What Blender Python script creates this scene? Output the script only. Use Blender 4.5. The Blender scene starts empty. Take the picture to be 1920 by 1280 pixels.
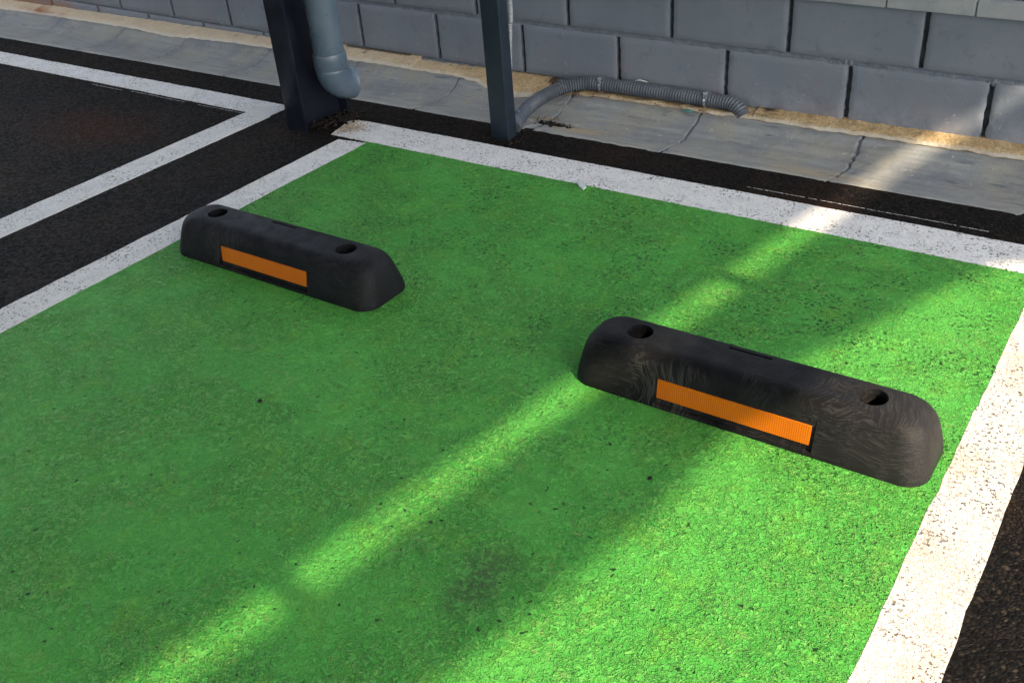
import bpy, bmesh, math, random
from mathutils import Vector, Matrix, noise as mnoise
random.seed(7)
sc = bpy.context.scene
C = sc.collection

# ------------------------------------------------------------------ camera
cam_d = bpy.data.cameras.new("camera")
cam = bpy.data.objects.new("camera", cam_d)
C.objects.link(cam)
RIGHT = Vector((0.82246961, 0.56403402, -0.07354835))
UP = Vector((-0.25402249, 0.47991251, 0.83973601))
FWD = Vector((-0.50893645, 0.67197441, -0.53799078))
m = Matrix((RIGHT, UP, -FWD)).transposed().to_4x4()
m.translation = Vector((2.08356284, -2.97292873, 1.19486227))
cam.matrix_world = m
cam_d.sensor_width = 36.0
cam_d.lens = 1848.498 / 1920 * 36.0
cam_d.clip_start = 0.05
cam_d.clip_end = 500
sc.camera = cam

# ------------------------------------------------------------------ light
SUN = Vector((0.745, -0.29, 0.65)).normalized()
world = bpy.data.worlds.new("World")
sc.world = world
world.use_nodes = True
wn, wl = world.node_tree.nodes, world.node_tree.links
wn.clear()
wo = wn.new('ShaderNodeOutputWorld'); bg = wn.new('ShaderNodeBackground')
sky = wn.new('ShaderNodeTexSky'); hs = wn.new('ShaderNodeHueSaturation')
sky.sky_type = 'NISHITA'; sky.sun_disc = False
sky.sun_elevation = math.asin(SUN.z)
sky.sun_rotation = math.atan2(SUN.x, SUN.y)
sky.dust_density = 2.5
hs.inputs['Saturation'].default_value = 0.42
wl.new(sky.outputs[0], hs.inputs['Color']); wl.new(hs.outputs[0], bg.inputs['Color'])
bg.inputs['Strength'].default_value = 0.15
wl.new(bg.outputs[0], wo.inputs['Surface'])
sd = bpy.data.lights.new("sun", 'SUN')
sd.energy = 3.8; sd.angle = math.radians(0.6); sd.color = (1.0, 0.81, 0.58)
so = bpy.data.objects.new("sun", sd); C.objects.link(so)
so.rotation_euler = SUN.to_track_quat('Z', 'Y').to_euler()
so.location = SUN * 20
vs = sc.view_settings
vs.view_transform = 'Standard'; vs.look = 'None'; vs.gamma = 1.0
vs.use_curve_mapping = False
vs.exposure = 1.37

# ------------------------------------------------------------------ helpers
def empty(name, loc=(0, 0, 0)):
    o = bpy.data.objects.new(name, None); C.objects.link(o); o.location = loc
    o.empty_display_size = 0.1
    return o

def tag(o, label=None, cat=None, group=None, kind=None):
    if label: o['label'] = label
    if cat: o['category'] = cat
    if group: o['group'] = group
    if kind: o['kind'] = kind
    return o

def link_bm(name, bm, mat, parent=None, smooth=False, angle=None):
    me = bpy.data.meshes.new(name)
    bmesh.ops.recalc_face_normals(bm, faces=bm.faces)
    bm.to_mesh(me); bm.free()
    me.materials.append(mat)
    if smooth:
        for p in me.polygons: p.use_smooth = True
        if angle: me.set_sharp_from_angle(angle=math.radians(angle))
    o = bpy.data.objects.new(name, me); C.objects.link(o)
    if parent:
        o.parent = parent
        o.matrix_parent_inverse = Matrix.Translation(-parent.location)
    return o

def grid_obj(name, xs, ys, fz, mat, parent=None, smooth=True, attr=None):
    verts = []; vals = []
    for y in ys:
        for x in xs:
            verts.append(fz(x, y))
            if attr: vals.append(attr(x, y))
    nx = len(xs); faces = []
    for j in range(len(ys) - 1):
        for i in range(nx - 1):
            a = j * nx + i
            faces.append((a, a + 1, a + 1 + nx, a + nx))
    me = bpy.data.meshes.new(name)
    me.from_pydata(verts, [], faces); me.update()
    me.materials.append(mat)
    if smooth:
        me.polygons.foreach_set('use_smooth', [True] * len(me.polygons))
    if attr:
        ca = me.color_attributes.new('wear', 'FLOAT_COLOR', 'POINT')
        flat = []
        for v in vals: flat += [v[0], v[1], v[2], 1.0]
        ca.data.foreach_set('color', flat)
    o = bpy.data.objects.new(name, me); C.objects.link(o)
    if parent: o.parent = parent
    return o

def lin(a, b, n): return [a + (b - a) * i / (n - 1) for i in range(n)]
def fn(x, y, z=0.0): return mnoise.noise(Vector((x, y, z)))

def add_box(bm, lo, hi, bevel=0.0, segs=2):
    b2 = bmesh.new()
    bmesh.ops.create_cube(b2, size=1)
    for v in b2.verts:
        v.co = Vector((lo[i] + (v.co[i] + .5) * (hi[i] - lo[i]) for i in range(3)))
    if bevel > 0:
        bmesh.ops.bevel(b2, geom=b2.edges[:], offset=bevel, segments=segs, profile=0.5, affect='EDGES')
    merge(bm, b2)

def merge(bm, b2):
    me = bpy.data.meshes.new('tmp'); b2.to_mesh(me); b2.free()
    bm.from_mesh(me); bpy.data.meshes.remove(me)

def tube(bm, pts, rads, seg=24, caps=True):
    """sweep a circle along points, one radius each"""
    pts = [Vector(p) for p in pts]
    n = len(pts); rings = []
    up = None
    for i, p in enumerate(pts):
        t = (pts[min(i + 1, n - 1)] - pts[max(i - 1, 0)]).normalized()
        if up is None:
            up = t.orthogonal().normalized()
        else:
            up = (up - t * up.dot(t)).normalized()
        s = t.cross(up)
        rings.append([bm.verts.new(p + (up * math.cos(a) + s * math.sin(a)) * rads[i])
                      for a in (2 * math.pi * k / seg for k in range(seg))])
    for i in range(n - 1):
        for k in range(seg):
            bm.faces.new((rings[i][k], rings[i][(k + 1) % seg], rings[i + 1][(k + 1) % seg], rings[i + 1][k]))
    if caps:
        bm.faces.new(rings[0][::-1]); bm.faces.new(rings[-1])

def spline(ctrl, step):
    """Catmull-Rom through control points resampled at even steps"""
    P = [Vector(c) for c in ctrl]
    P = [P[0] * 2 - P[1]] + P + [P[-1] * 2 - P[-2]]
    dense = []
    for i in range(1, len(P) - 2):
        for k in range(60):
            t = k / 60
            a, b, c, d = P[i - 1], P[i], P[i + 1], P[i + 2]
            dense.append(.5 * ((2 * b) + (c - a) * t + (2 * a - 5 * b + 4 * c - d) * t * t + (3 * b - a - 3 * c + d) * t ** 3))
    dense.append(P[-2])
    out = [dense[0]]; acc = 0
    for i in range(1, len(dense)):
        seg = (dense[i] - dense[i - 1]).length
        while acc + seg >= step:
            f = (step - acc) / seg
            q = dense[i - 1].lerp(dense[i], f)
            dense[i - 1] = q; out.append(q)
            seg = (dense[i] - q).length; acc = 0
        acc += seg
    return out

# ------------------------------------------------------------------ material kit
class Mat:
    def __init__(s, name, rough=0.8, spec=0.3):
        s.m = bpy.data.materials.new(name); s.m.use_nodes = True
        s.t = s.m.node_tree; s.N = s.t.nodes; s.L = s.t.links
        s.b = s.N['Principled BSDF']
        s.b.inputs['Roughness'].default_value = rough
        s.b.inputs['Specular IOR Level'].default_value = spec
        s.co = s.N.new('ShaderNodeTexCoord').outputs['Object']
    def put(s, sock, v):
        if v is None: return
        if isinstance(v, bpy.types.NodeSocket): s.L.new(v, sock)
        elif isinstance(v, (tuple, list)) and len(v) == 3 and sock.type == 'RGBA': sock.default_value = (*v, 1)
        else: sock.default_value = v
    def map(s, scale=(1, 1, 1), rot=(0, 0, 0), loc=(0, 0, 0), co=None):
        n = s.N.new('ShaderNodeMapping'); s.put(n.inputs['Vector'], co or s.co)
        n.inputs['Scale'].default_value = scale; n.inputs['Rotation'].default_value = rot
        n.inputs['Location'].default_value = loc
        return n.outputs[0]
    def noise(s, scale, detail=3, rough=.5, dist=0, kind='FBM', co=None, col=False):
        n = s.N.new('ShaderNodeTexNoise'); n.noise_type = kind
        s.put(n.inputs['Vector'], co or s.co); n.inputs['Scale'].default_value = scale
        n.inputs['Detail'].default_value = detail; n.inputs['Roughness'].default_value = rough
        n.inputs['Distortion'].default_value = dist
        return n.outputs['Color' if col else 0]
    def voro(s, scale, feat='F1', out='Distance', co=None, rand=1):
        n = s.N.new('ShaderNodeTexVoronoi'); n.feature = feat
        s.put(n.inputs['Vector'], co or s.co); n.inputs['Scale'].default_value = scale
        n.inputs['Randomness'].default_value = rand
        return n.outputs[out]
    def ramp(s, v, a, b, c=0.0, d=1.0, smooth=True):
        n = s.N.new('ShaderNodeMapRange'); n.interpolation_type = 'SMOOTHSTEP' if smooth else 'LINEAR'
        s.put(n.inputs[0], v)
        for i, q in enumerate((a, b, c, d)): n.inputs[i + 1].default_value = q
        return n.outputs[0]
    def math(s, op, a, b=None, clamp=False):
        n = s.N.new('ShaderNodeMath'); n.operation = op; n.use_clamp = clamp
        s.put(n.inputs[0], a); s.put(n.inputs[1], b)
        return n.outputs[0]
    def mul(s, *a):
        r = a[0]
        for q in a[1:]: r = s.math('MULTIPLY', r, q)
        return r
    def add(s, *a):
        r = a[0]
        for q in a[1:]: r = s.math('ADD', r, q)
        return r
    def mix(s, f, a, b, mode='MIX'):
        n = s.N.new('ShaderNodeMix'); n.data_type = 'RGBA'; n.blend_type = mode
        s.put(n.inputs[0], f); s.put(n.inputs[6], a); s.put(n.inputs[7], b)
        return n.outputs[2]
    def xyz(s, co=None):
        n = s.N.new('ShaderNodeSeparateXYZ'); s.put(n.inputs[0], co or s.co); return n.outputs
    def warp(s, scale, amt, co=None, detail=2):
        c = s.noise(scale, detail, co=co, col=True)
        a = s.N.new('ShaderNodeVectorMath'); a.operation = 'MULTIPLY_ADD'
        s.put(a.inputs[0], c); a.inputs[1].default_value = (amt,) * 3
        s.put(a.inputs[2], co or s.co)
        return a.outputs[0]
    def attr(s, name='wear'):
        n = s.N.new('ShaderNodeAttribute'); n.attribute_name = name
        q = s.N.new('ShaderNodeSeparateColor'); s.L.new(n.outputs['Color'], q.inputs[0]); return q.outputs
    def bump(s, h, dist, strength=1.0):
        n = s.N.new('ShaderNodeBump'); s.put(n.inputs['Height'], h)
        n.inputs['Distance'].default_value = dist; n.inputs['Strength'].default_value = strength
        s.L.new(n.outputs[0], s.b.inputs['Normal'])
    def color(s, c): s.put(s.b.inputs['Base Color'], c)
    def rough(s, r): s.put(s.b.inputs['Roughness'], r)

def blob(M, x, y, rx, ry, co, edge=.45):
    """soft round stain of its own place on the surface: 1 inside, 0 outside"""
    X = M.xyz(co)
    dx = M.math('DIVIDE', M.math('SUBTRACT', X[0], x), rx)
    dy = M.math('DIVIDE', M.math('SUBTRACT', X[1], y), ry)
    r = M.math('SQRT', M.add(M.mul(dx, dx), M.mul(dy, dy)))
    return M.ramp(r, edge, 1.0, 1.0, 0.0)

def mat_asphalt():
    M = Mat('asphalt', .85, .12)
    cell = M.voro(125, out='Color')
    g = M.N.new('ShaderNodeSeparateColor'); M.L.new(cell, g.inputs[0])
    d = M.voro(125, 'DISTANCE_TO_EDGE')
    big = M.noise(2.2, 4, .6); med = M.noise(18, 4, .6); fine = M.noise(420, 3, .6)
    base = M.mix(M.ramp(g.outputs[0], .2, 1), (.0022, .0022, .0024), (.0165, .0125, .0095))
    base = M.mix(M.ramp(big, .45, .7), base, (.024, .0130, .0080))
    base = M.mix(M.mul(M.ramp(g.outputs[1], .93, .97), M.ramp(fine, .4, .6)), base, (.06, .048, .038))
    base = M.mix(M.ramp(d, .0, .12, .8, 0), base, (.0025, .0025, .0025))
    # rusty oil stain in the neighbouring bay, pale dust specks
    w = M.warp(6, .25)
    base = M.mix(M.mul(blob(M, -1.15, -.88, .50, .26, w, .1), .8), base, (.034, .0105, .0035))
    base = M.mix(M.mul(blob(M, 1.40, -.43, .17, .08, w, .1), .6), base, (.032, .012, .006))
    sp = M.voro(9, co=M.warp(90, .012))
    base = M.mix(M.mul(M.ramp(sp, .018, .035, 1, 0), .5), base, (.12, .12, .12))
    M.color(base)
    h = M.add(M.mul(M.ramp(d, 0, .25), .8), M.mul(g.outputs[2], .7), M.mul(med, .9), M.mul(fine, .5))
    M.bump(h, .0045, 1.0)
    M.rough(M.ramp(g.outputs[1], 0, 1, .6, .95))
    return M.m

def mat_green():
    M = Mat('green_bay_paint', .7, .2)
    w = M.warp(48, .016)
    # raised worms and flakes of thick paint, with smoother paint between them
    n1 = M.noise(88, 2, .5, .8, co=w)
    flake = M.ramp(n1, .50, .575)
    ridge = M.ramp(M.math('ABSOLUTE', M.math('SUBTRACT', M.noise(66, 3, .5, 1.3), .5)), .012, .06, 1, 0)
    fine = M.noise(300, 3, .6)
    med = M.noise(26, 4, .6)
    zone = M.ramp(M.noise(4.2, 5, .68, .4), .40, .60)
    big = M.noise(1.6, 4, .6)
    amt = M.ramp(zone, 0, 1, .35, 1.0)
    relief = M.math('MAXIMUM', M.mul(flake, .75), ridge)
    g1 = M.mix(M.ramp(big, .32, .68), (.064, .340, .048), (.088, .385, .062))
    hollow_shade = M.mul(M.math('SUBTRACT', 1.0, relief), M.ramp(fine, .3, .65, .35, 1), M.ramp(zone, 0, 1, .25, .72))
    g1 = M.mix(hollow_shade, g1, (.028, .180, .020))  # relief shading put into the colour: darker between the raised paint
    g1 = M.mix(M.mul(ridge, M.ramp(fine, .35, .6), amt, .65), g1, (.23, .50, .10))
    g1 = M.mix(M.ramp(med, .38, .72, 0, .22), g1, (.040, .25, .030))
    g1 = M.mix(M.ramp(M.noise(12, 3, .6, co=M.map(loc=(2, 5, 0))), .50, .75, 0, .5), g1, (.130, .37, .040))
    d1 = M.mul(M.ramp(M.noise(6, 5, .65, .4), .54, .74), M.ramp(M.noise(60, 3, .6), .36, .6))
    g1 = M.mix(M.mul(d1, .35), g1, (.045, .17, .04))
    d2 = M.mul(M.ramp(M.noise(9, 5, .7, .3, co=M.map(loc=(4, 9, 0))), .52, .66), M.ramp(M.noise(80, 3, .6), .5, .62))
    g1 = M.mix(M.mul(d2, .42), g1, (.21, .28, .09))
    wb = M.warp(16, .07)
    st = M.mul(blob(M, 1.352, -2.068, .075, .125, wb, .15), 1.0)
    g1 = M.mix(M.mul(st, M.ramp(n1, .35, .6, .85, .4)), g1, (.055, .105, .040))
    # pits where black asphalt shows, in loose clusters
    X = M.xyz()
    far = M.ramp(X[1], -2.1, -1.1, .25, 1)
    pz = M.ramp(M.noise(7.5, 5, .7), .46, .60)
    pit = M.mul(M.ramp(M.noise(115, 2, .55, .4), .575, .62), pz, far)
    v = M.voro(40, co=M.warp(70, .02))
    pit = M.math('MAXIMUM', pit, M.mul(M.ramp(v, .09, .15, 1, 0), M.ramp(M.noise(11), .47, .53)))
    M.color(M.mix(M.mul(pit, .9), g1, (.010, .045, .010)))
    h = M.add(M.mul(relief, amt, 1.0), M.mul(med, .6), M.mul(fine, .22), M.mul(pit, -.8))
    M.bump(h, .0088, 1.0)
    M.rough(M.ramp(relief, 0, 1, .75, .5))
    return M.m

def mat_white(name='white_line_paint', warm=0.0, sx=1):
    M = Mat(name, .68, .3)
    fine = M.noise(300, 3, .6); med = M.noise(20, 4, .6); big = M.noise(3, 3, .6)
    c = M.mix(M.ramp(med, .3, .7), (.66, .66, .66), (.76, .76, .75))
    c = M.mix(M.mul(M.ramp(big, .42, .68), M.ramp(M.noise(60, 4, .7), .35, .65), .5), c, (.60, .58, .53))
    if warm:
        c = M.mix(.5, c, (.55, .50, .44))
        c = M.mix(M.mul(M.ramp(M.noise(8, 4, .65), .45, .65), warm), c, (.55, .40, .25))
        c = M.mix(M.mul(M.ramp(M.noise(30, 4, .65), .60, .70), warm), c, (.40, .27, .14))
    pit = M.mul(M.ramp(M.noise(150, 2, .55), .575, .64), M.ramp(M.noise(9, 3, .6), .38, .60, .2, 1))
    v = M.voro(38, co=M.warp(80, .02))
    pit = M.math('MAXIMUM', pit, M.mul(M.ramp(v, .07, .12, 1, 0), M.ramp(M.noise(14), .48, .55)))
    M.color(M.mix(M.mul(pit, .9), c, (.05, .045, .04)))
    worm = M.ramp(M.math('ABSOLUTE', M.math('SUBTRACT', M.noise(95, 3, .5, .9), .5)), 0, .08, 1, 0)
    M.bump(M.add(M.mul(fine, .6), M.mul(worm, .5), M.mul(med, .8), M.mul(pit, -1.2)), .0020, 1)
    return M.m

def mat_gutter():
    M = Mat('gutter_concrete', .75, .3)
    a = M.attr()
    st = M.noise(9, 5, .65, .3, co=M.map((.45, 5.5, 1)))
    st2 = M.noise(22, 5, .65, .3, co=M.map((.35, 2.6, 1)))
    bl = M.noise(5, 4, .6)
    X = M.xyz()
    c = M.mix(M.ramp(st, .3, .7), (.175, .192, .205), (.280, .290, .280))
    c = M.mix(M.mul(M.ramp(bl, .42, .62), .65), c, (.27, .26, .215))
    c = M.mix(M.mul(M.ramp(M.noise(3.2, 5, .7, co=M.map(loc=(5, 2, 0))), .48, .62), .5), c, (.125, .135, .165))
    c = M.mix(M.mul(M.ramp(M.noise(120, 4, .7), .56, .7), .5), c, (.09, .095, .10))
    # the lower lip is dustier and paler, the upper part blue grey
    c = M.mix(M.mul(M.ramp(X[1], -.34, -.20, .55, 0), M.ramp(st2, .3, .6)), c, (.33, .33, .30))
    c = M.mix(M.mul(M.ramp(a[0], 0, 1), .8), c, (.06, .065, .075))
    c = M.mix(M.mul(a[1], .8), c, (.17, .18, .20))
    c = M.mix(M.mul(a[2], .75), c, (.38, .30, .18))
    c = M.mix(M.mul(M.ramp(M.noise(36, 5, .7), .62, .72), .55), c, (.55, .55, .54))
    c = M.mix(M.mul(M.ramp(M.noise(14, 5, .7, co=M.map((.6, 3.4, 1), loc=(3, 1, 0))), .58, .68), .75), c, (.085, .10, .115))
    M.color(c)
    M.rough(M.ramp(st, .3, .7, .55, .85))
    M.bump(M.add(M.mul(M.noise(60, 5, .7), .8), M.mul(M.noise(220, 4, .65), .5)), .0035, 1)
    return M.m

def mat_sand():
    M = Mat('sandy_mortar', .95, .1)
    X = M.xyz()
    c = M.mix(M.ramp(M.noise(16, 5, .65), .3, .7), (.42, .29, .145), (.60, .46, .27))
    c = M.mix(M.ramp(M.noise(160, 3, .6), .4, .68, 0, .6), c, (.17, .115, .055))
    left = M.ramp(X[0], -1.1, .2, 1, 0)
    c = M.mix(M.mul(left, .65), c, (.58, .51, .41))
    w = M.warp(9, .16)
    c = M.mix(M.mul(blob(M, -2.95, -.01, .30, .10, w, .1), .9), c, (.27, .09, .025))
    c = M.mix(M.mul(M.ramp(M.noise(22, 4, .7), .64, .70), .8), c, (.05, .04, .03))
    a = M.attr()
    c = M.mix(a[0], c, (.035, .027, .02))
    c = M.mix(M.mul(a[1], .8), c, (.52, .50, .45))
    M.color(c)
    M.bump(M.add(M.noise(70, 5, .7), M.mul(M.noise(260, 3, .6), .5)), .005, 1)
    return M.m

def mat_block():
    M = Mat('painted_block', .62, .35)
    X = M.xyz()
    big = M.noise(4, 4, .6); fine = M.noise(240, 3, .65)
    c = M.mix(M.ramp(big, .3, .7), (.142, .170, .212), (.172, .198, .240))
    row = M.math('GREATER_THAN', M.add(X[2], M.mul(X[0], .0135)), .241)
    cellid = M.math('FLOOR', M.add(M.mul(X[0], 2.5), M.mul(row, .5)))
    tone = M.math('FRACT', M.mul(M.math('SINE', M.add(M.mul(cellid, 12.99), M.mul(row, 4.1))), 43.7))
    c = M.mix(M.mul(tone, .22), c, (.205, .215, .235))
    low = M.ramp(X[2], .04, .16, 1, 0)
    right = M.ramp(X[0], -.2, 1.6, .15, 1)
    c = M.mix(M.mul(low, right, M.ramp(M.noise(11, 4, .7), .35, .65), .75), c, (.30, .31, .36))
    c = M.mix(M.mul(M.ramp(X[2], .05, .30, 1, 0), M.ramp(M.noise(6, 4, .65, co=M.map(loc=(7, 0, 2))), .48, .66), .4), c, (.20, .17, .18))
    # scratches and chipped spots
    sc_ = M.noise(26, 5, .75, 1.2)
    c = M.mix(M.mul(M.ramp(sc_, .63, .67), M.ramp(X[2], .02, .26, 1, .1), .7), c, (.40, .42, .45))
    c = M.mix(M.mul(M.ramp(M.noise(13, 5, .7, co=M.map(loc=(1, 5, 3))), .56, .70), .45), c, (.085, .10, .13))
    c = M.mix(M.mul(M.ramp(M.noise(150, 3, .65), .62, .70), .5), c, (.07, .08, .10))
    # orange soil splash at the far left foot of the wall
    c = M.mix(M.mul(M.ramp(X[0], -2.95, -2.7, 1, 0), M.ramp(M.add(X[2], M.mul(M.noise(12, 3), .08)), .10, .16, 1, 0), .85), c, (.25, .12, .06))
    M.color(c)
    M.bump(M.add(M.mul(M.noise(70, 5, .65), .5), M.mul(fine, .6), M.mul(M.ramp(sc_, .64, .70), .8)), .0022, .9)
    return M.m

def mat_mortar():
    M = Mat('painted_mortar', .7, .25)
    c = M.mix(M.ramp(M.noise(30, 4, .6), .35, .7), (.120, .142, .175), (.175, .198, .235))
    M.color(c)
    M.bump(M.add(M.noise(55, 4, .65), M.mul(M.noise(250, 2), .3)), .006, 1)
    return M.m

def mat_plain(name, c1, c2, rough=.5, spec=.5, scale=12, bump=.0006, metal=0.0, bs=90):
    M = Mat(name, rough, spec)
    M.color(M.mix(M.ramp(M.noise(scale, 4, .65), .35, .68), c1, c2))
    M.rough(M.ramp(M.noise(scale * 1.7, 4, .6), .3, .7, max(.05, rough - .1), min(1, rough + .1)))
    M.b.inputs['Metallic'].default_value = metal
    if bump: M.bump(M.noise(bs, 4, .6), bump, 1)
    return M.m

def mat_rubber(name, c_dark, c_light, swirl, warm):
    M = Mat(name, .62, .12)
    w = M.warp(7, .10, detail=1)
    w2 = M.warp(22, .022, co=w, detail=1)
    # curled buffing strokes: fine hairs bent round by slow noise, only in some zones
    hair = M.noise(85, 4, .6, .2, co=M.map((.22, 3.2, 3.2), rot=(0, .5, .9), co=w2))
    hair2 = M.noise(80, 4, .6, .2, co=M.map((3.2, .3, .3), rot=(0, .3, -.3), co=w2))
    sel = M.ramp(M.noise(9, 2, .5, .6), .44, .56)
    hh = M.add(M.mul(hair, sel), M.mul(hair2, M.math('SUBTRACT', 1.0, sel)))
    s1 = M.ramp(hh, .44, .72)
    X = M.xyz()
    zone = M.math('MAXIMUM', M.mul(M.ramp(M.noise(5.5, 3, .6, .8), .38, .60), .9), M.ramp(X[0], .10, .30, 0, .75))
    base = M.mix(M.ramp(M.noise(14, 4, .65), .3, .7), c_dark, c_light)
    base = M.mix(M.ramp(X[0], .08, .36, 0, warm), base, (.019, .0185, .0190))
    base = M.mix(M.mul(s1, zone, swirl), base, (.038, .037, .036))
    base = M.mix(M.mul(blob(M, -.115, -.040, .13, .042, M.warp(13, .09), .15), M.ramp(hh, .40, .66), swirl * .65), base, (.085, .080, .072))
    dust = M.ramp(M.noise(260, 3, .7), .60, .74)
    base = M.mix(M.mul(dust, .2), base, (.08, .08, .08))
    M.color(base)
    M.rough(M.ramp(M.add(M.mul(s1, .3), M.noise(20, 3)), .3, .9, .42, .66))
    M.bump(M.add(M.mul(M.noise(320, 3, .6), .30), M.mul(hh, 1.0), M.mul(M.noise(12, 3), 2.0)), .0011, 1)
    return M.m

def mat_reflector():
    M = Mat('amber_reflector', .42, .25)
    co = M.map((1, 1, 1))
    v = M.voro(235, 'DISTANCE_TO_EDGE', co=M.map((1, 0, 1)), rand=.05)
    cell = M.ramp(v, .04, .16)
    big = M.ramp(M.noise(5, 3, .6, co=M.map((1, 0, 0))), .3, .7)
    c = M.mix(big, (.47, .115, .002), (.60, .170, .003))
    c = M.mix(M.math('SUBTRACT', 1.0, cell), c, (.30, .055, .002))
    c = M.mix(M.mul(M.ramp(M.noise(30, 5, .7), .60, .72), .25), c, (.45, .24, .08))
    M.color(c)
    M.bump(cell, .0004, .5)
    M.b.inputs['Coat Weight'].default_value = .0
    M.b.inputs['Coat Roughness'].default_value = .25
    return M.m

A_ASPH = mat_asphalt(); A_GREEN = mat_green()
A_WHITE = mat_white(); A_WHITE_R = mat_white('white_line_paint_dusty', .4)
A_GUT = mat_gutter(); A_SAND = mat_sand(); A_BLOCK = mat_block(); A_MORT = mat_mortar()
A_DEEP = mat_plain('shaded_joint', (.030, .036, .044), (.060, .068, .080), .9, .1, 30, .004, 0, 60)  # upright joints darkened: recess shade put into the colour
A_COPE = mat_plain('coping_concrete', (.22, .24, .265), (.30, .315, .33), .7, .3, 9, .0015)
A_NAVY = mat_plain('post_paint_navy', (.0045, .0068, .0145), (.0065, .009, .018), .42, .45, 8, .0004)
A_SLATE = mat_plain('post_paint_slate', (.0095, .0175, .0290), (.0130, .0225, .036), .45, .45, 8, .0004)
A_PVC = mat_plain('grey_pvc', (.070, .102, .140), (.092, .126, .165), .34, .5, 7, .0003)
A_HOSE = mat_plain('grey_hose', (.065, .078, .098), (.10, .112, .135), .5, .4, 14, .0004)
A_CLAMP = mat_plain('clamp_steel', (.55, .60, .70), (.75, .78, .85), .25, .6, 60, .0005, .9)
A_SOIL = mat_plain('soil', (.10, .08, .055), (.17, .13, .09), .95, .1, 6, .01, 0, 30)
A_ROOF = mat_plain('roof_sheet', (.45, .46, .47), (.52, .53, .54), .5, .4, 4, .001)

# ------------------------------------------------------------------ setting
gx = lin(-60, 60, 13); gy = lin(-60, 60, 13)
g = grid_obj('ground', gx, gy, lambda x, y: (x, y, -.07), A_SOIL); tag(g, kind='structure')

EDGE_Y = -.350
def edge_y(x): return EDGE_Y + .006 * fn(x * 9, 3.3) + .0045 * fn(x * 55, 8.1) + .003 * fn(x * 150, 1.1)

def sheet(name, outline, z, mat, step=.004, jit=.0018, thick=None, seed=0., lod=None):
    """a painted layer: polygon with a slightly ragged rim and a real edge thickness"""
    bm = bmesh.new()
    pts = []
    n = len(outline)
    for i in range(n):
        a = Vector((*outline[i], 0)); b = Vector((*outline[(i + 1) % n], 0))
        L = (b - a).length; k = max(1, int(L / step)) if L < 6 else 200
        d = (b - a).normalized(); nrm = Vector((-d.y, d.x, 0))
        for j in range(k):
            p = a + (b - a) * (j / k)
            o = jit * (.8 * fn(p.x * 60, p.y * 60, seed) + 1.7 * fn(p.x * 170, p.y * 170, seed + 5) + .9 * fn(p.x * 7, p.y * 7, seed + 2))
            pts.append(p + nrm * o)
    top = [bm.verts.new((p.x, p.y, z)) for p in pts]
    bot = [bm.verts.new((p.x, p.y, -.002)) for p in pts]
    f = bm.faces.new(top)
    for i in range(len(top)):
        bm.faces.new((top[i], bot[i], bot[(i + 1) % len(top)], top[(i + 1) % len(top)]))
    bmesh.ops.triangulate(bm, faces=[f])
    o = link_bm(name, bm, mat)
    tag(o, kind='structure')
    return o

# asphalt: fine ragged edge against the gutter, large sheet behind the camera
bm = bmesh.new()
xs = lin(-6, 5, 2600)
row = [bm.verts.new((x, edge_y(x), 0)) for x in xs]
row_b = [bm.verts.new((x, edge_y(x) + .002, -.03)) for x in xs]
xi = [0, 2599]
far_l = bm.verts.new((-60, -60, 0)); far_r = bm.verts.new((60, -60, 0))
mid_l = bm.verts.new((-60, EDGE_Y, 0)); mid_r = bm.verts.new((60, EDGE_Y, 0))
inner = [bm.verts.new((x, -.40, 0)) for x in xs]
for i in range(len(xs) - 1):
    bm.faces.new((row[i], inner[i], inner[i + 1], row[i + 1]))
    bm.faces.new((row_b[i], row[i], row[i + 1], row_b[i + 1]))
f1 = bm.faces.new([mid_l, far_l, far_r, mid_r, row[-1]] + inner[::-1] + [row[0]])
bmesh.ops.triangulate(bm, faces=[f1])
o = link_bm('asphalt', bm, A_ASPH); tag(o, kind='structure')

# painted markings
sheet('green_bay', [(-.196, -.668), (-.196, -7), (1.892, -7), (1.892, -.668)], .0016, A_GREEN, jit=.0020)
o_end = sheet('white_line_end', [(-.395, -.545), (-.36, -.680), (4.0, -.672), (4.0, -.530), (-.33, -.530)], .0022, A_WHITE, seed=3.)
sheet('white_line_far_left', [(-6, -.638), (-.715, -.638), (-.715, -.522), (-6, -.522)], .0022, A_WHITE, seed=4.)
sheet('white_line_neighbour', [(-.834, -.6385), (-.834, -7), (-.707, -7), (-.707, -.6385)], .0021, A_WHITE, seed=6.)
sheet('white_line_left', [(-.302, -.706), (-.300, -7), (-.188, -7), (-.188, -.692)], .0023, A_WHITE, seed=8.)
sheet('white_line_right', [(1.886, -.6725), (1.886, -7), (1.995, -7), (1.995, -.6725)], .0021, A_WHITE_R, seed=9.)

# thin overspray lines left by the marking tape
def overspray(x0, x1, y, w, seed):
    bm = bmesh.new(); x = x0
    while x < x1:
        L = random.uniform(.008, .05) if random.random() < .7 else random.uniform(.05, .12)
        if fn(x * 3, seed) > -.22:
            yy = y + .003 * fn(x * 8, seed); n = max(3, int(L / .006))
            up = [bm.verts.new((x + L * i / n, yy + w * (.55 + .9 * fn((x + L * i / n) * 110, seed)), .0022)) for i in range(n + 1)]
            dn = [bm.verts.new((x + L * i / n, yy - w * (.55 + .9 * fn((x + L * i / n) * 110, seed + 9)), .0022)) for i in range(n + 1)]
            for i in range(n): bm.faces.new((dn[i], dn[i + 1], up[i + 1], up[i]))
        x += L + random.uniform(.0, .008)
    return bm
bm = overspray(1.09, 1.72, -.492, .0016, 2.)
merge(bm, overspray(-1.50, -.88, -.657, .0016, 5.))
merge(bm, overspray(-1.75, -1.55, -.665, .002, 8.))
tag(link_bm('white_line_overspray', bm, A_WHITE), kind='structure')

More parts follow.
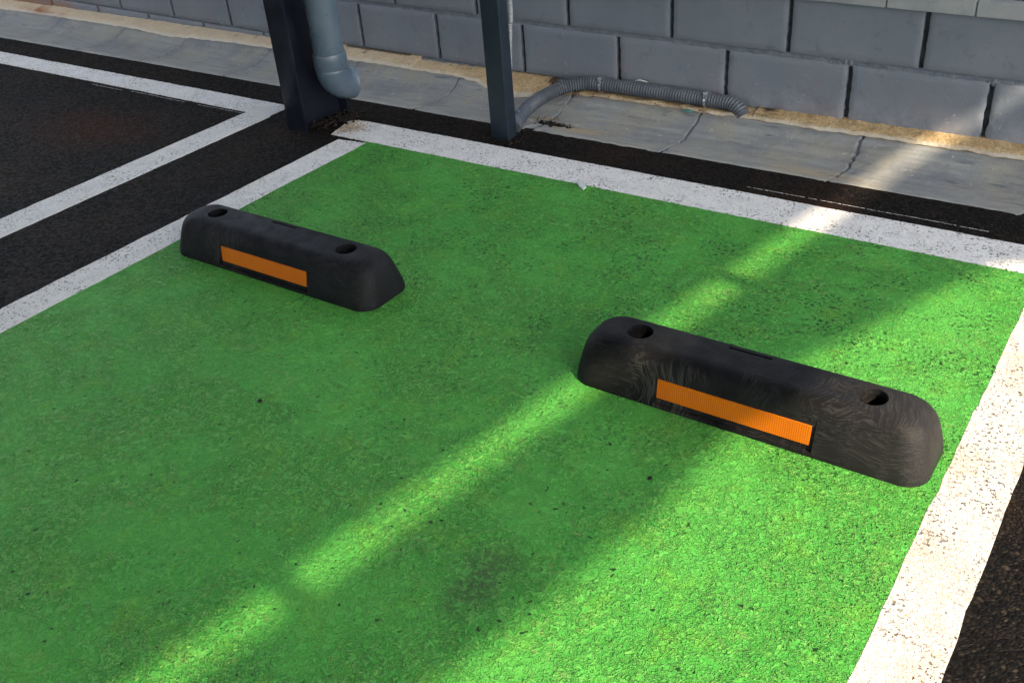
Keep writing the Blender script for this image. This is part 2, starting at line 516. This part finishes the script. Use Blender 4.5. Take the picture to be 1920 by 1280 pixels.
# ------------------------------------------------------------------ concrete gutter
JX = [-4.4, -3.87, -3.34, -2.816, -2.30, -1.83, -1.28, -.77, -.248, .255, .745, 1.279, 1.79, 2.31, 2.83, 3.36, 3.9]
prof = [(-.362, .000), (-.352, .003), (-.335, .001), (-.30, -.006), (-.24, -.010), (-.18, -.006), (-.13, .008), (-.085, .029), (-.05, .036), (.0, .040)]
def pz(y):
    for (a, za), (b, zb) in zip(prof, prof[1:]):
        if y <= b:
            t = max(0, (y - a) / (b - a)); t = t * t * (3 - 2 * t) * .5 + t * .5
            return za + (zb - za) * t
    return prof[-1][1]
def jpath(j, y):
    return JX[j] + .009 * math.sin((y + .36) / .3 * 3.0) * (1 if j % 3 else .6) + .008 * fn(y * 16, j * 3.1) + .006 * fn(y * 60, j * 2.1) + .003 * fn(y * 160, j * 2.7)
def jdist(x, y):
    best = 9; bj = 0
    for j in range(len(JX)):
        if abs(x - JX[j]) < .3:
            d = x - jpath(j, y)
            if abs(d) < abs(best): best, bj = d, j
    return best, bj
def seg_of(x, y):
    return sum(1 for j in range(len(JX)) if x > jpath(j, y))
def broken(x, y):
    # the corner broken away beside the post where the hose comes in
    d = math.hypot((x - .285) / .085, (y + .262) / .022)
    d2 = math.hypot((x - .255) / .02, (y + .33) / .045)
    return max(0, 1 - min(d, d2) + .35 * fn(x * 40, y * 40, 4))
def gut_z(x, y):
    d, j = jdist(x, y)
    s = seg_of(x, y)
    tilt = .0018 * math.sin(s * 12.9)
    w = .0024 + .004 * max(0, fn(y * 14, j * 1.7))
    groove = -.008 * math.exp(-(d / w) ** 2) * (1 if fn(y * 9, j * 4.4) > -.35 else .25)
    lump = .0012 * math.exp(-(d / .03) ** 2) * (.5 + 1.5 * fn(x * 60, y * 60))
    z = pz(y) + tilt + groove + lump + .0007 * fn(x * 30, y * 40, 1) - .05 * min(1, broken(x, y) * 2.2)
    return (x, y, z)
def gut_attr(x, y):
    d, j = jdist(x, y)
    gap = 1 if fn(y * 9, j * 4.4) > -.35 else .3
    a = math.exp(-(d / .0034) ** 2) * gap + .35 * math.exp(-(d / .02) ** 2) * max(0, fn(x * 50, y * 50, j))
    sm = math.exp(-(d / .05) ** 2) * (.5 + .9 * fn(x * 14, y * 14, 3))
    warm = max(0, 1 - math.hypot((x - .40) / .13, (y + .285) / .045)) * 1.3 + max(0, 1 - math.hypot((x - 1.22) / .20, (y + .31) / .06)) * .9
    b = min(1, broken(x, y) * 3)
    sx_ = x - 1.279
    if 0 < sx_ < .16: b = max(b, 1.3 * max(0, fn(x * 9, y * 60, 7) + .25) * (1 - sx_ / .16) * max(0, min(1, (y + .36) * 8)))
    sx_ = x - 1.79
    if -.14 < sx_ < .1: b = max(b, 1.1 * max(0, fn(x * 8, y * 70, 9) + .15) * (1 - abs(sx_) / .14))
    b = max(b, .8 * max(0, fn(x * 5, y * 34, 11) - .28))
    return (min(1, max(0, a + b)), min(1, max(0, sm)), min(1, max(0, warm + .15 * fn(x * 30, y * 30))))
gxs = lin(-5.5, -1.0, 600) + lin(-.996, 2.3, 1300) + lin(2.33, 5, 60)
gys = lin(-.365, .0, 74)
o = grid_obj('concrete_gutter', gxs, gys, gut_z, A_GUT, attr=gut_attr); tag(o, kind='structure')

# ------------------------------------------------------------------ sandy mortar fillet between wall and gutter
def sand_front(x):
    f = -.072 + .006 * fn(x * 5, 2.2) + .005 * fn(x * 22, 6.2)
    f += -.055 * math.exp(-((x - .02) / .20) ** 2)          # bulge behind the right post
    f += -.022 * math.exp(-((x + 1.95) / .22) ** 2)
    return f
def sand_attr(x, v):
    dark = 0
    if .10 < x < 1.0:   # leaf litter caught behind the hose
        dark = max(0, fn(x * 13, v * 6, 2) * 1.6) * (1 if v > .55 else .5)
    if .12 < x < .36 and v > .62: dark = max(dark, .85 + .4 * fn(x * 50, v * 20))
    if -.9 < x < -.55 and v > .8: dark = max(dark, .7)
    rim = math.exp(-((v - .06) / .07) ** 2) * (.9 + .8 * fn(x * 8, 5)) * (1 if not .15 < x < .7 else .4)
    return (min(1, max(0, dark)), min(1, max(0, rim)), 0)
sx = lin(-5.5, -1.2, 520) + lin(-1.19, 2.3, 1100) + lin(2.32, 5, 60)
sv = lin(0, 1, 22)
verts_fn = {}
def sand_pt(x, v):
    f = sand_front(x); y = f + (.014 - f) * v
    zt = .053 + .012 * max(0, min(1, (-x - .2) / 2.5)) + (.010 if -.93 < x < -.5 else 0)
    if .14 < x < .92: zt -= .010
    z0 = pz(f) + .0015; z = z0 + .009 * (1 - math.exp(-v * 9)) + (zt - z0 - .009) * v ** .9
    z += .0030 * fn(x * 30, y * 30, 1) + .0018 * fn(x * 90, y * 90, 2) * min(1, v * 5) + .004 * fn(x * 6, y * 6, 3) * v
    return (x, y, z)
o = grid_obj('sand_strip', sx, sv, sand_pt, A_SAND, attr=sand_attr); tag(o, kind='structure')

# ------------------------------------------------------------------ block wall
wall = tag(empty('block_wall', (0, 0, .05)), 'low grey painted block wall with deep joints and pale coping behind the gutter', 'wall')
def zb(x): return .053 - .0170 * x
def zt1(x): return .241 - .0130 * x
def zc(x): return .420 - .0165 * x
def rough_block(bm, x0, x1, fz0, fz1, seed, y0=0.0, rough=1.0):
    nx = max(8, int((x1 - x0) / .010)); nz = 16
    dep = .012
    grid = []
    for j in range(nz + 1):
        r = []
        for i in range(nx + 1):
            u = i / nx; v = j / nz
            x = x0 + (x1 - x0) * u
            if i == 1: x = x0 + .004
            if i == nx - 1: x = x1 - .004
            hh_ = fz1(x) - fz0(x)
            z = fz0(x) + (.004 if j == 1 else hh_ - .004 if j == nz - 1 else hh_ * v)
            ex = min(x - x0, x1 - x); ez = min(z - fz0(x), fz1(x) - z)
            e = min(ex, ez)
            y = y0 + .0005 * fn(x * 12, z * 12, seed)
            if e < .0045:
                y += .0028 * (1 - e / .0045)
            # chipped, lumpy rims
            if e < .001:
                k = .0026 * rough
                if ex <= ez: x += k * fn(z * 45, seed, 1) + .5 * k * fn(z * 130, seed, 4)
                if ez <= ex: z += k * fn(x * 40, seed, 7) + .5 * k * fn(x * 120, seed, 9)
            r.append(bm.verts.new((x, y, z)))
        grid.append(r)
    for j in range(nz):
        for i in range(nx):
            bm.faces.new((grid[j][i], grid[j][i + 1], grid[j + 1][i + 1], grid[j + 1][i]))
    rim = grid[0][:] + [grid[j][nx] for j in range(1, nz + 1)] + grid[nz][nx - 1::-1] + [grid[j][0] for j in range(nz - 1, 0, -1)]
    back = [bm.verts.new((v.co.x, .19, v.co.z)) for v in rim]
    for i in range(len(rim)):
        k = (i + 1) % len(rim)
        bm.faces.new((rim[i], back[i], back[k], rim[k]))
bm = bmesh.new()
JW = .0075; JH = .0080
for k in range(-14, 12):
    a, b = k * .4 + JW, (k + 1) * .4 - JW
    s = k * 1.37
    rough_block(bm, a + .001 * fn(k, 1.), b, lambda x: zb(x) + JH * .6, lambda x: zt1(x) - JH, s, .0005 * fn(k, 5), 1.5 if k > 0 else .8)
    rough_block(bm, a + .2, b + .2, lambda x: zt1(x) + JH, lambda x: zc(x) - .0015, s + 50, .0008 * fn(k, 9), .7)
    if k < 0: rough_block(bm, a + .2, b + .2, lambda x: -.05, lambda x: zb(x) - JH * .6, s + 99, .0, .7)
o = link_bm('masonry', bm, A_BLOCK, wall, True, 40)
# mortar: deep in the upright joints, nearly flush in the bed joints
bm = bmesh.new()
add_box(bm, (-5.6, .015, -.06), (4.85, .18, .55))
def bed(fz, hw, yf, seed):
    xs = lin(-5.6, 4.8, 1300); rows = []
    for v in (-1, -.5, 0, .5, 1):
        rows.append([bm.verts.new((x, yf + .0035 * (1 - v * v) * .9 + .0022 * fn(x * 26, v, seed) + .0015 * fn(x * 80, v * 2, seed), fz(x) + v * hw)) for x in xs])
    for a, b in zip(rows, rows[1:]):
        for i in range(len(xs) - 1): bm.faces.new((a[i], a[i + 1], b[i + 1], b[i]))
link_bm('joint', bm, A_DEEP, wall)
bm = bmesh.new()
bed(zt1, JH + .002, .0045, 1); bed(zb, JH * .6 + .001, .008, 2)
# squeezed-out mortar lumps beside a few joints
for (lx, lz, r, sy) in [(1.184, .205, .011, .5), (1.187, .188, .008, .5), (1.180, .222, .012, .35), (1.196, .229, .012, .3), (1.588, .206, .009, .45), (1.613, .192, .009, .4), (1.612, .168, .007, .4), (1.615, .14, .007, .4), (.785, .185, .007, .45), (.787, .17, .006, .5), (.786, .155, .006, .5), (1.602, .216, .011, .3), (1.585, .12, .006, .4)]:
    b2 = bmesh.new(); bmesh.ops.create_icosphere(b2, subdivisions=3, radius=r)
    for v in b2.verts:
        q = v.co.copy(); n = 1 + .35 * fn(q.x * 120 + lx * 9, q.y * 120, q.z * 120)
        v.co = Vector((lx + q.x * n * .7, .007 + q.y * n * sy, lz + q.z * n * 1.3))
    merge(bm, b2)
link_bm('bed_joint', bm, A_MORT, wall, True, 50)
cop = None
for k, (x0, x1) in enumerate([(-5.6, -5.0)] + [(-5.0 + .4 * i, -4.6 + .4 * i) for i in range(14)] + [(.60, .845), (.845, 1.045), (1.045, 1.286), (1.286, 1.527), (1.527, 1.77), (1.77, 2.01), (2.01, 2.25), (2.25, 2.5), (2.5, 3.2), (3.2, 4.0), (4.0, 4.8)]):
    bm = bmesh.new()
    b2 = bmesh.new(); bmesh.ops.create_cube(b2, size=1)
    for v in b2.verts:
        x = (x0 + .0012) if v.co.x < 0 else (x1 - .0012)
        v.co = Vector((x, -.021 + .0008 * math.sin(k * 5) if v.co.y < 0 else .215, zc(x) + (.001 if v.co.z < 0 else .044)))
    bmesh.ops.bevel(b2, geom=b2.edges[:], offset=.0028, segments=2, affect='EDGES')
    merge(bm, b2)
    cop = link_bm('coping_slab', bm, A_COPE, wall, True, 40)

# ------------------------------------------------------------------ wheel stops
def prism_cutter(bm, lo, hi):
    add_box(bm, lo, hi)
def make_stop(cx, cy, rubber, label):
    root = tag(empty('wheel_stop', (cx, cy, .0016)), label, 'wheel stop', 'wheel stops in the green bay')
    LX, LY = .360, .085
    lev = [(0, 0, 0), (.006, 0, 0), (.012, .0008, .0005), (.022, .0030, .002), (.050, .0110, .007), (.075, .0185, .0135), (.086, .0225, .0185),
           (.0950, .0270, .0250), (.1020, .0330, .0335), (.1065, .0395, .0430), (.1090, .0470, .0530), (.110, .0550, .0630)]
    bm = bmesh.new(); rings = []
    NA = 14
    def ring(z, iy, ix):
        hx, hy = LX - ix, LY - iy
        r = min(.047 - iy * .12, hy * .97); pts = []
        for (sx_, sy_, a0) in ((1, 1, 0), (-1, 1, 90), (-1, -1, 180), (1, -1, 270)):
            for k in range(NA + 1):
                a = math.radians(a0 + 90 * k / NA)
                pts.append((sx_ * (hx - r) + r * math.cos(a), sy_ * (hy - r) + r * math.sin(a), z))
        return pts
    for z, iy, ix in lev: rings.append([bm.verts.new(p) for p in ring(z, iy, ix)])
    n = len(rings[0])
    for a, b in zip(rings, rings[1:]):
        for k in range(n): bm.faces.new((a[k], a[(k + 1) % n], b[(k + 1) % n], b[k]))
    bm.faces.new(rings[0][::-1]); bm.faces.new(rings[-1])
    body = link_bm('body', bm, rubber, root, True, 35)
    body.parent = None
    # cutters: two bolt holes with a counterbore, the reflector recess, the slot at the back edge
    bm = bmesh.new()
    for hx in (-.236, .234):
        for (r, z0, z1) in ((.0245, .012, .2),):
            b2 = bmesh.new()
            bmesh.ops.create_cone(b2, cap_ends=True, segments=40, radius1=r * .93, radius2=r * 1.25, depth=z1 - z0)
            for v in b2.verts: v.co += Vector((hx, .0, (z0 + z1) / 2))
            merge(bm, b2)
    # recess: slanted slab following the front face
    b2 = bmesh.new(); bmesh.ops.create_cube(b2, size=1)
    for v in b2.verts:
        x = .163 * (1 if v.co.x > 0 else -1) - .003
        z = .0930 if v.co.z > 0 else .0095
        yin = -(LY - (.0085 + .156 * (z - .0095)))
        y = yin if v.co.y > 0 else -.14
        v.co = Vector((x, y, z))
    merge(bm, b2)
    add_box(bm, (-.055, .026, .104), (.033, .0315, .14))
    cut = link_bm('cutter', bm, rubber)
    mod = body.modifiers.new('b', 'BOOLEAN'); mod.object = cut; mod.operation = 'DIFFERENCE'; mod.solver = 'EXACT'
    bpy.context.view_layer.update()
    dg = bpy.context.evaluated_depsgraph_get()
    me = bpy.data.meshes.new_from_object(body.evaluated_get(dg))
    body.modifiers.clear(); body.data = me
    bpy.data.objects.remove(cut)
    for p in me.polygons: p.use_smooth = True
    me.set_sharp_from_angle(angle=math.radians(33))
    body.parent = root; body.matrix_parent_inverse = Matrix()
    # amber reflector plate lying on the recess floor
    bm = bmesh.new()
    def fy(z): return -(LY - (.0085 + .156 * (z - .0095)))
    sl = .0185 / .072
    b2 = bmesh.new(); bmesh.ops.create_cube(b2, size=1)
    for v in b2.verts:
        x = (-.160 if v.co.x < 0 else .152)
        z = .0600 if v.co.z > 0 else .0200
        y = fy(z) + (.0004 if v.co.y > 0 else -.0026)
        v.co = Vector((x, y, z))
    bmesh.ops.bevel(b2, geom=b2.edges[:], offset=.0006, segments=1, affect='EDGES')
    merge(bm, b2)
    link_bm('reflector', bm, REFL, root).matrix_parent_inverse = Matrix()
    return root
REFL = mat_reflector()
R_NEAR = mat_rubber('scuffed_rubber', (.0036, .0038, .0048), (.0085, .0085, .0092), .8, .8)
R_FAR = mat_rubber('dark_rubber', (.0022, .0028, .0048), (.0052, .0062, .0088), .45, .25)
make_stop(1.507, -1.465, R_NEAR, 'black rubber wheel stop with pale swirling scuffs, the nearer one beside the right white line')
make_stop(.222, -1.465, R_FAR, 'cleaner black rubber wheel stop lying across the left white line, farther from the camera')

# ------------------------------------------------------------------ steel posts
POST_H = 2.95
lp = tag(empty('steel_post', (-.498, -.59, 0)), 'dark navy steel I-beam post with the grey drainpipe in its side', 'post', 'carport posts')
bm = bmesh.new(); add_box(bm, (-.545, -.703, -.03), (-.455, -.693, POST_H), .0015); link_bm('flange', bm, A_NAVY, lp, True, 30)
bm = bmesh.new(); add_box(bm, (-.545, -.487, -.03), (-.455, -.477, POST_H), .0015); link_bm('flange', bm, A_NAVY, lp, True, 30)
bm = bmesh.new(); add_box(bm, (-.503, -.6935, -.03), (-.496, -.4865, POST_H)); link_bm('web', bm, A_NAVY, lp)
bm = bmesh.new(); add_box(bm, (.178, -.473, -.03), (.249, -.423, POST_H), .004, 3)
o = link_bm('steel_post', bm, A_SLATE, None, True, 30)
tag(o, 'slate blue square-cornered steel post standing beside the start of the corrugated hose', 'post', 'carport posts')

# ------------------------------------------------------------------ drainpipe with elbow
PX, PY, PR = -.400, -.585, .0525
dp = tag(empty('drainpipe', (PX, PY, 0)), 'grey plastic drainpipe ending in an elbow against the navy I-beam', 'pipe')
bm = bmesh.new()
tube(bm, [(PX, PY, z) for z in lin(.235, 2.9, 12)], [PR] * 12, 48)
link_bm('pipe', bm, A_PVC, dp, True, 40)
bm = bmesh.new()
DH = Vector((.22, .975, 0)).normalized()
ANG = math.radians(80); BR = .066; z0 = .202
pts = [(PX, PY, z + .020) for z in (.238, .237, .234, .186, .184, .183, .1815, .180)]
rad = [PR + .0008, PR + .004, PR + .0052, PR + .0052, PR + .0045, PR + .0018, PR + .0018, PR + .0035]
for i in range(1, 15):
    a = ANG * i / 14
    p = Vector((PX, PY, z0)) + DH * (BR * (1 - math.cos(a))) + Vector((0, 0, -BR * math.sin(a)))
    pts.append(tuple(p)); rad.append(PR + .0035)
t = DH * math.sin(ANG) + Vector((0, 0, -math.cos(ANG)))
e = Vector(pts[-1])
pts += [tuple(e + t * .012), tuple(e + t * .0125), tuple(e + t * .0165), tuple(e + t * .017)]
rad += [PR + .0035, PR + .0040, PR + .0040, PR + .0030]
# inner wall back up the mouth
inner_r = PR - .001
pts += [tuple(e + t * .0171), tuple(e + t * .0), tuple(e - t * .03)]
rad += [inner_r, inner_r, inner_r]
tube(bm, pts, rad, 48, caps=False)
link_bm('elbow', bm, A_PVC, dp, True, 50)

# ------------------------------------------------------------------ corrugated hose
hose = tag(empty('drain_hose', (.24, -.36, .03)), 'grey corrugated drain hose curving from the slate post along the foot of the wall', 'hose')
ctrl = [(.225, -.405, .016), (.208, -.355, .024), (.194, -.30, .030), (.186, -.235, .036), (.196, -.165, .046), (.228, -.100, .058),
        (.285, -.055, .066), (.345, -.040, .067), (.49, -.036, .066), (.62, -.034, .065), (.755, -.035, .064), (.818, -.036, .064), (.848, -.039, .059), (.872, -.044, .048), (.888, -.050, .032)]
path = spline(ctrl, .0011)
HR = .0236
bm = bmesh.new(); rads = []
s = 0; PITCH = .0100
for i, p in enumerate(path):
    ph = (i * .0011) / PITCH
    start = i * .0011
    amp = .0038 if start > .18 else .0038 * max(0, (start - .10) / .08)
    c = .5 + .5 * math.cos(2 * math.pi * ph)
    rads.append(HR - amp + amp * (c ** .8) * 1.3)
tube(bm, path, rads, 28)
hz = link_bm('hose_wall', bm, A_HOSE, hose, True, 60)
def ring_at(s0, w, r, mat, name):
    i = int(s0 / .0011); k = max(2, int(w / .0011))
    sub = path[max(0, i - k // 2): i + k // 2 + 1]
    bm = bmesh.new()
    rr = [r - .002] + [r] * (len(sub) - 2) + [r - .002]
    tube(bm, sub, rr, 32)
    # screw housing on top
    p = sub[len(sub) // 2]
    add_box(bm, (p.x - .007, p.y - .020, p.z + r - .010), (p.x + .007, p.y - .004, p.z + r + .003), .0015)
    return link_bm(name, bm, mat, hose, True, 40)
def s_near(x, y):
    return min(range(len(path)), key=lambda i: (path[i].x - x) ** 2 + (path[i].y - y) ** 2) * .0011
ring_at(s_near(.355, -.04), .010, HR + .0030, A_CLAMP, 'hose_clamp')
ring_at(s_near(.752, -.035), .010, HR + .0030, A_CLAMP, 'hose_clamp')
ring_at(s_near(.205, -.33), .006, HR + .0012, A_PVC, 'hose_clamp')
# thin conduit behind the slate post
bm = bmesh.new()
cp = spline([(.225, -.4135, .10), (.234, -.4130, .25), (.2440, -.4125, .36), (.2510, -.4125, .46), (.253, -.412, 1.2), (.252, -.412, 2.9)], .0025)
tube(bm, cp, [.0078 + .0012 * math.cos(i * 2.5) for i in range(len(cp))], 12)
o = link_bm('cable_conduit', bm, mat_plain('conduit_grey', (.22, .24, .26), (.30, .32, .33), .5, .4, 20, .0002), None, True, 60)
tag(o, 'thin pale ribbed conduit running up the back edge of the slate blue post', 'conduit')

# ------------------------------------------------------------------ small litter
def chip(bm, x, y, z, r, flat=.4, seed=0.):
    b2 = bmesh.new(); bmesh.ops.create_icosphere(b2, subdivisions=1, radius=r)
    ang = random.uniform(0, 6.28); ca, sa = math.cos(ang), math.sin(ang); ax = random.uniform(.6, 1.5)
    for v in b2.verts:
        q = v.co * (1 + .5 * fn(v.co.x / r + x * 70, v.co.y / r + y * 70, v.co.z / r))
        q = Vector((q.x * ax, q.y, q.z * flat))
        v.co = Vector((x + q.x * ca - q.y * sa, y + q.x * sa + q.y * ca, z + q.z))
    merge(bm, b2)
A_DARKST = mat_plain('dark_gravel', (.008, .007, .006), (.026, .020, .016), .9, .2, 60, .001)
A_LEAF = mat_plain('dry_leaf', (.16, .075, .03), (.34, .21, .10), .8, .2, 50, .0005)
A_TAN = mat_plain('tan_crumbs', (.30, .23, .15), (.46, .38, .28), .9, .1, 60, .0005)
bm = bmesh.new()
for i in range(170):   # rubble banked against the I-beam web and in the mouth of the pipe
    t = random.random(); x = -.475 + random.gauss(0, .03) + .06 * t; y = -.66 + .16 * t + random.gauss(0, .018)
    if x > -.494: chip(bm, x, y, .002 + random.random() * .012 * (1 if x < -.45 else .4), random.uniform(.002, .0075), .6)
for i in range(80):
    x = random.gauss(-.44, .03); y = random.gauss(-.53, .03)
    if x > -.48: chip(bm, x, y, .003, random.uniform(.002, .008), .7)
for i in range(190):   # round the foot of the slate post
    x = random.uniform(.14, .30); y = -.48 + random.gauss(0, .012) if random.random() < .5 else random.uniform(-.47, -.37)
    if .17 < x < .255 and -.48 < y < -.42: continue
    if x < .17 and y > -.47: continue
    chip(bm, x, y, .002, random.uniform(.0015, .005), .6)
for i in range(130):   # in the broken corner of the gutter
    x = random.gauss(.285, .035); y = -.262 + random.gauss(0, .012) - (x - .285) * .1
    chip(bm, x, y, pz(y) + random.uniform(-.012, .002), random.uniform(.002, .006), .7)
o = link_bm('gravel_crumbs', bm, A_DARKST); tag(o, 'dark crumbs of gravel round the feet of both posts', 'gravel', kind='stuff')
bm = bmesh.new()
def leaf(bm, x, y, z, L, W, a, tilt):
    n = 5; up = []; dn = []
    ca, sa = math.cos(a), math.sin(a)
    for i in range(n + 1):
        u = i / n; w = W * math.sin(math.pi * min(1, .08 + u * .9)) ; h = tilt * u * L + .25 * L * u * (1 - u) * random.uniform(.2, 1)
        cx_, cy_ = x + ca * L * (u - .5), y + sa * L * (u - .5)
        up.append(bm.verts.new((cx_ - sa * w, cy_ + ca * w, z + h + .15 * w))); dn.append(bm.verts.new((cx_ + sa * w, cy_ - ca * w, z + h)))
    for i in range(n): bm.faces.new((dn[i], dn[i + 1], up[i + 1], up[i]))
for i in range(46):
    x = random.choice([random.uniform(.22, .42), random.uniform(.55, .88), random.gauss(.25, .03)])
    y = -.082 + random.gauss(0, .010); z = .038
    if i % 4 == 0: x = random.gauss(.262, .03); y = random.gauss(-.24, .012); z = pz(y) + .003
    leaf(bm, x, y, z + random.random() * .004, random.uniform(.010, .028), random.uniform(.002, .005), random.uniform(0, 6.28), random.uniform(-.1, .3))
o = link_bm('leaf_litter', bm, A_LEAF); tag(o, 'brown dry leaf scraps caught under the corrugated hose', 'leaf litter', kind='stuff')
bm = bmesh.new()
for i in range(500):
    x = -.37 + abs(random.gauss(0, .045)); y = -.60 + random.gauss(0, .03)
    if y > -.53 - 0 or y < -.675: continue
    chip(bm, x, y, .0035, random.uniform(.001, .0026), .5)
o = link_bm('spilled_sand', bm, A_TAN); tag(o, 'yellow sand spilled on the white line beside the navy I-beam', 'sand', kind='stuff')

def shard(name, pts, h, mat, label, cat):
    bm = bmesh.new()
    lo = [bm.verts.new((p[0], p[1], p[2])) for p in pts]
    hi = [bm.verts.new((p[0], p[1], p[2] + h)) for p in pts]
    bm.faces.new(lo[::-1]); bm.faces.new(hi)
    for i in range(len(pts)): bm.faces.new((lo[i], lo[(i + 1) % len(pts)], hi[(i + 1) % len(pts)], hi[i]))
    return tag(link_bm(name, bm, mat), label, cat)
A_WP = mat_plain('white_plastic', (.62, .66, .66), (.72, .74, .74), .35, .5, 40, .0003)
A_TEAL = mat_plain('teal_plastic', (.04, .15, .13), (.08, .23, .19), .5, .4, 40, .0003)
shard('plastic_shard', [(.634, -.670, .003), (.648, -.672, .007), (.686, -.706, .009), (.680, -.713, .0025), (.652, -.694, .003)], .0045, A_WP,
      'small white pointed plastic shard on the edge between white line and green paint', 'scrap')
shard('foil_scrap', [(.475, -.02, .088), (.495, -.028, .096), (.525, -.024, .090), (.515, -.014, .088), (.49, -.012, .092)], .003, A_WP,
      'tiny white scrap lying on top of the corrugated hose', 'scrap')
shard('plastic_scrap', [(.690, -.090, .036), (.705, -.084, .041), (.722, -.088, .040), (.728, -.094, .036), (.706, -.096, .035)], .002, A_TEAL,
      'crumpled teal plastic scrap on the sand below the corrugated hose', 'scrap')
# a few loose pebbles on the asphalt right of the bay and on the paint
for (x, y, r, mt, lb) in [(2.085, -1.93, .0065, A_TAN, 'pale pebble on the dark asphalt at the lower right corner'),
                          (.612, -1.93, .005, A_DARKST, 'tiny dark leaf fragment lying on the green paint left of the sun streak'),
                          (1.44, -1.745, .0045, A_DARKST, 'tiny dark crumb on the green paint in front of the scuffed wheel stop')]:
    bm = bmesh.new(); chip(bm, x, y, .0035, r, .6)
    tag(link_bm('pebble' if mt is A_TAN else 'leaf_fragment' if 'leaf' in lb else 'crumb', bm, mt), lb, 'pebble' if mt is A_TAN else 'debris')

# ------------------------------------------------------------------ unseen carport roof overhead (panels shaped to throw the shade and pass the sun streaks)
RZ = 2.98
SHX, SHY = RZ * SUN.x / SUN.z, RZ * SUN.y / SUN.z
def R(x, y): return (x + SHX, y + SHY)      # roof point that shades ground point (x, y)
roof = tag(empty('carport_roof', (2, -2, RZ)), 'unseen pale sheet carport roof above the bay with an open slot between its panels, outline set for the shade', 'roof')
def panel(pts, th=.03, name='roof_panel'):
    bm = bmesh.new()
    lo = [bm.verts.new((*R(*p), RZ)) for p in pts]; hi = [bm.verts.new((*R(*p), RZ + th)) for p in pts]
    bm.faces.new(lo[::-1]); bm.faces.new(hi)
    for i in range(len(pts)): bm.faces.new((lo[i], lo[(i + 1) % len(pts)], hi[(i + 1) % len(pts)], hi[i]))
    link_bm(name, bm, A_ROOF, roof)
HW = .052
def sl(y): return 1.462 + .17 * y + .0      # centre of the streak on the ground
panel([(-4.2, .55), (-5.2, -.9), (-10, -1.6), (-11, -10.), (sl(-10.) - HW, -10.), (sl(.55) - HW, .55)], name='roof_panel')  # left reach of the unseen roof widened to darken the foreground
panel([(sl(.55) + HW, .55), (sl(-.5) + HW, -.5), (sl(-1.2) + HW, -1.2), (sl(-10.) + HW, -10.), (1.0, -10.), (1.386, -2.30), (1.415, -2.18), (1.448, -2.02), (1.485, -1.86), (1.508, -1.68),
       (1.512, -1.33), (1.62, -1.07), (1.80, -.64), (2.15, -.50), (3.2, -.42), (3.2, .55)])
# battens that bridge the slot
for yb in (-2.27, -.985):
    panel([(sl(yb) - .12, yb - .022), (sl(yb) + .12, yb - .022 - .02), (sl(yb) + .12, yb + .022 - .02), (sl(yb) - .12, yb + .022)], -.03, 'batten')
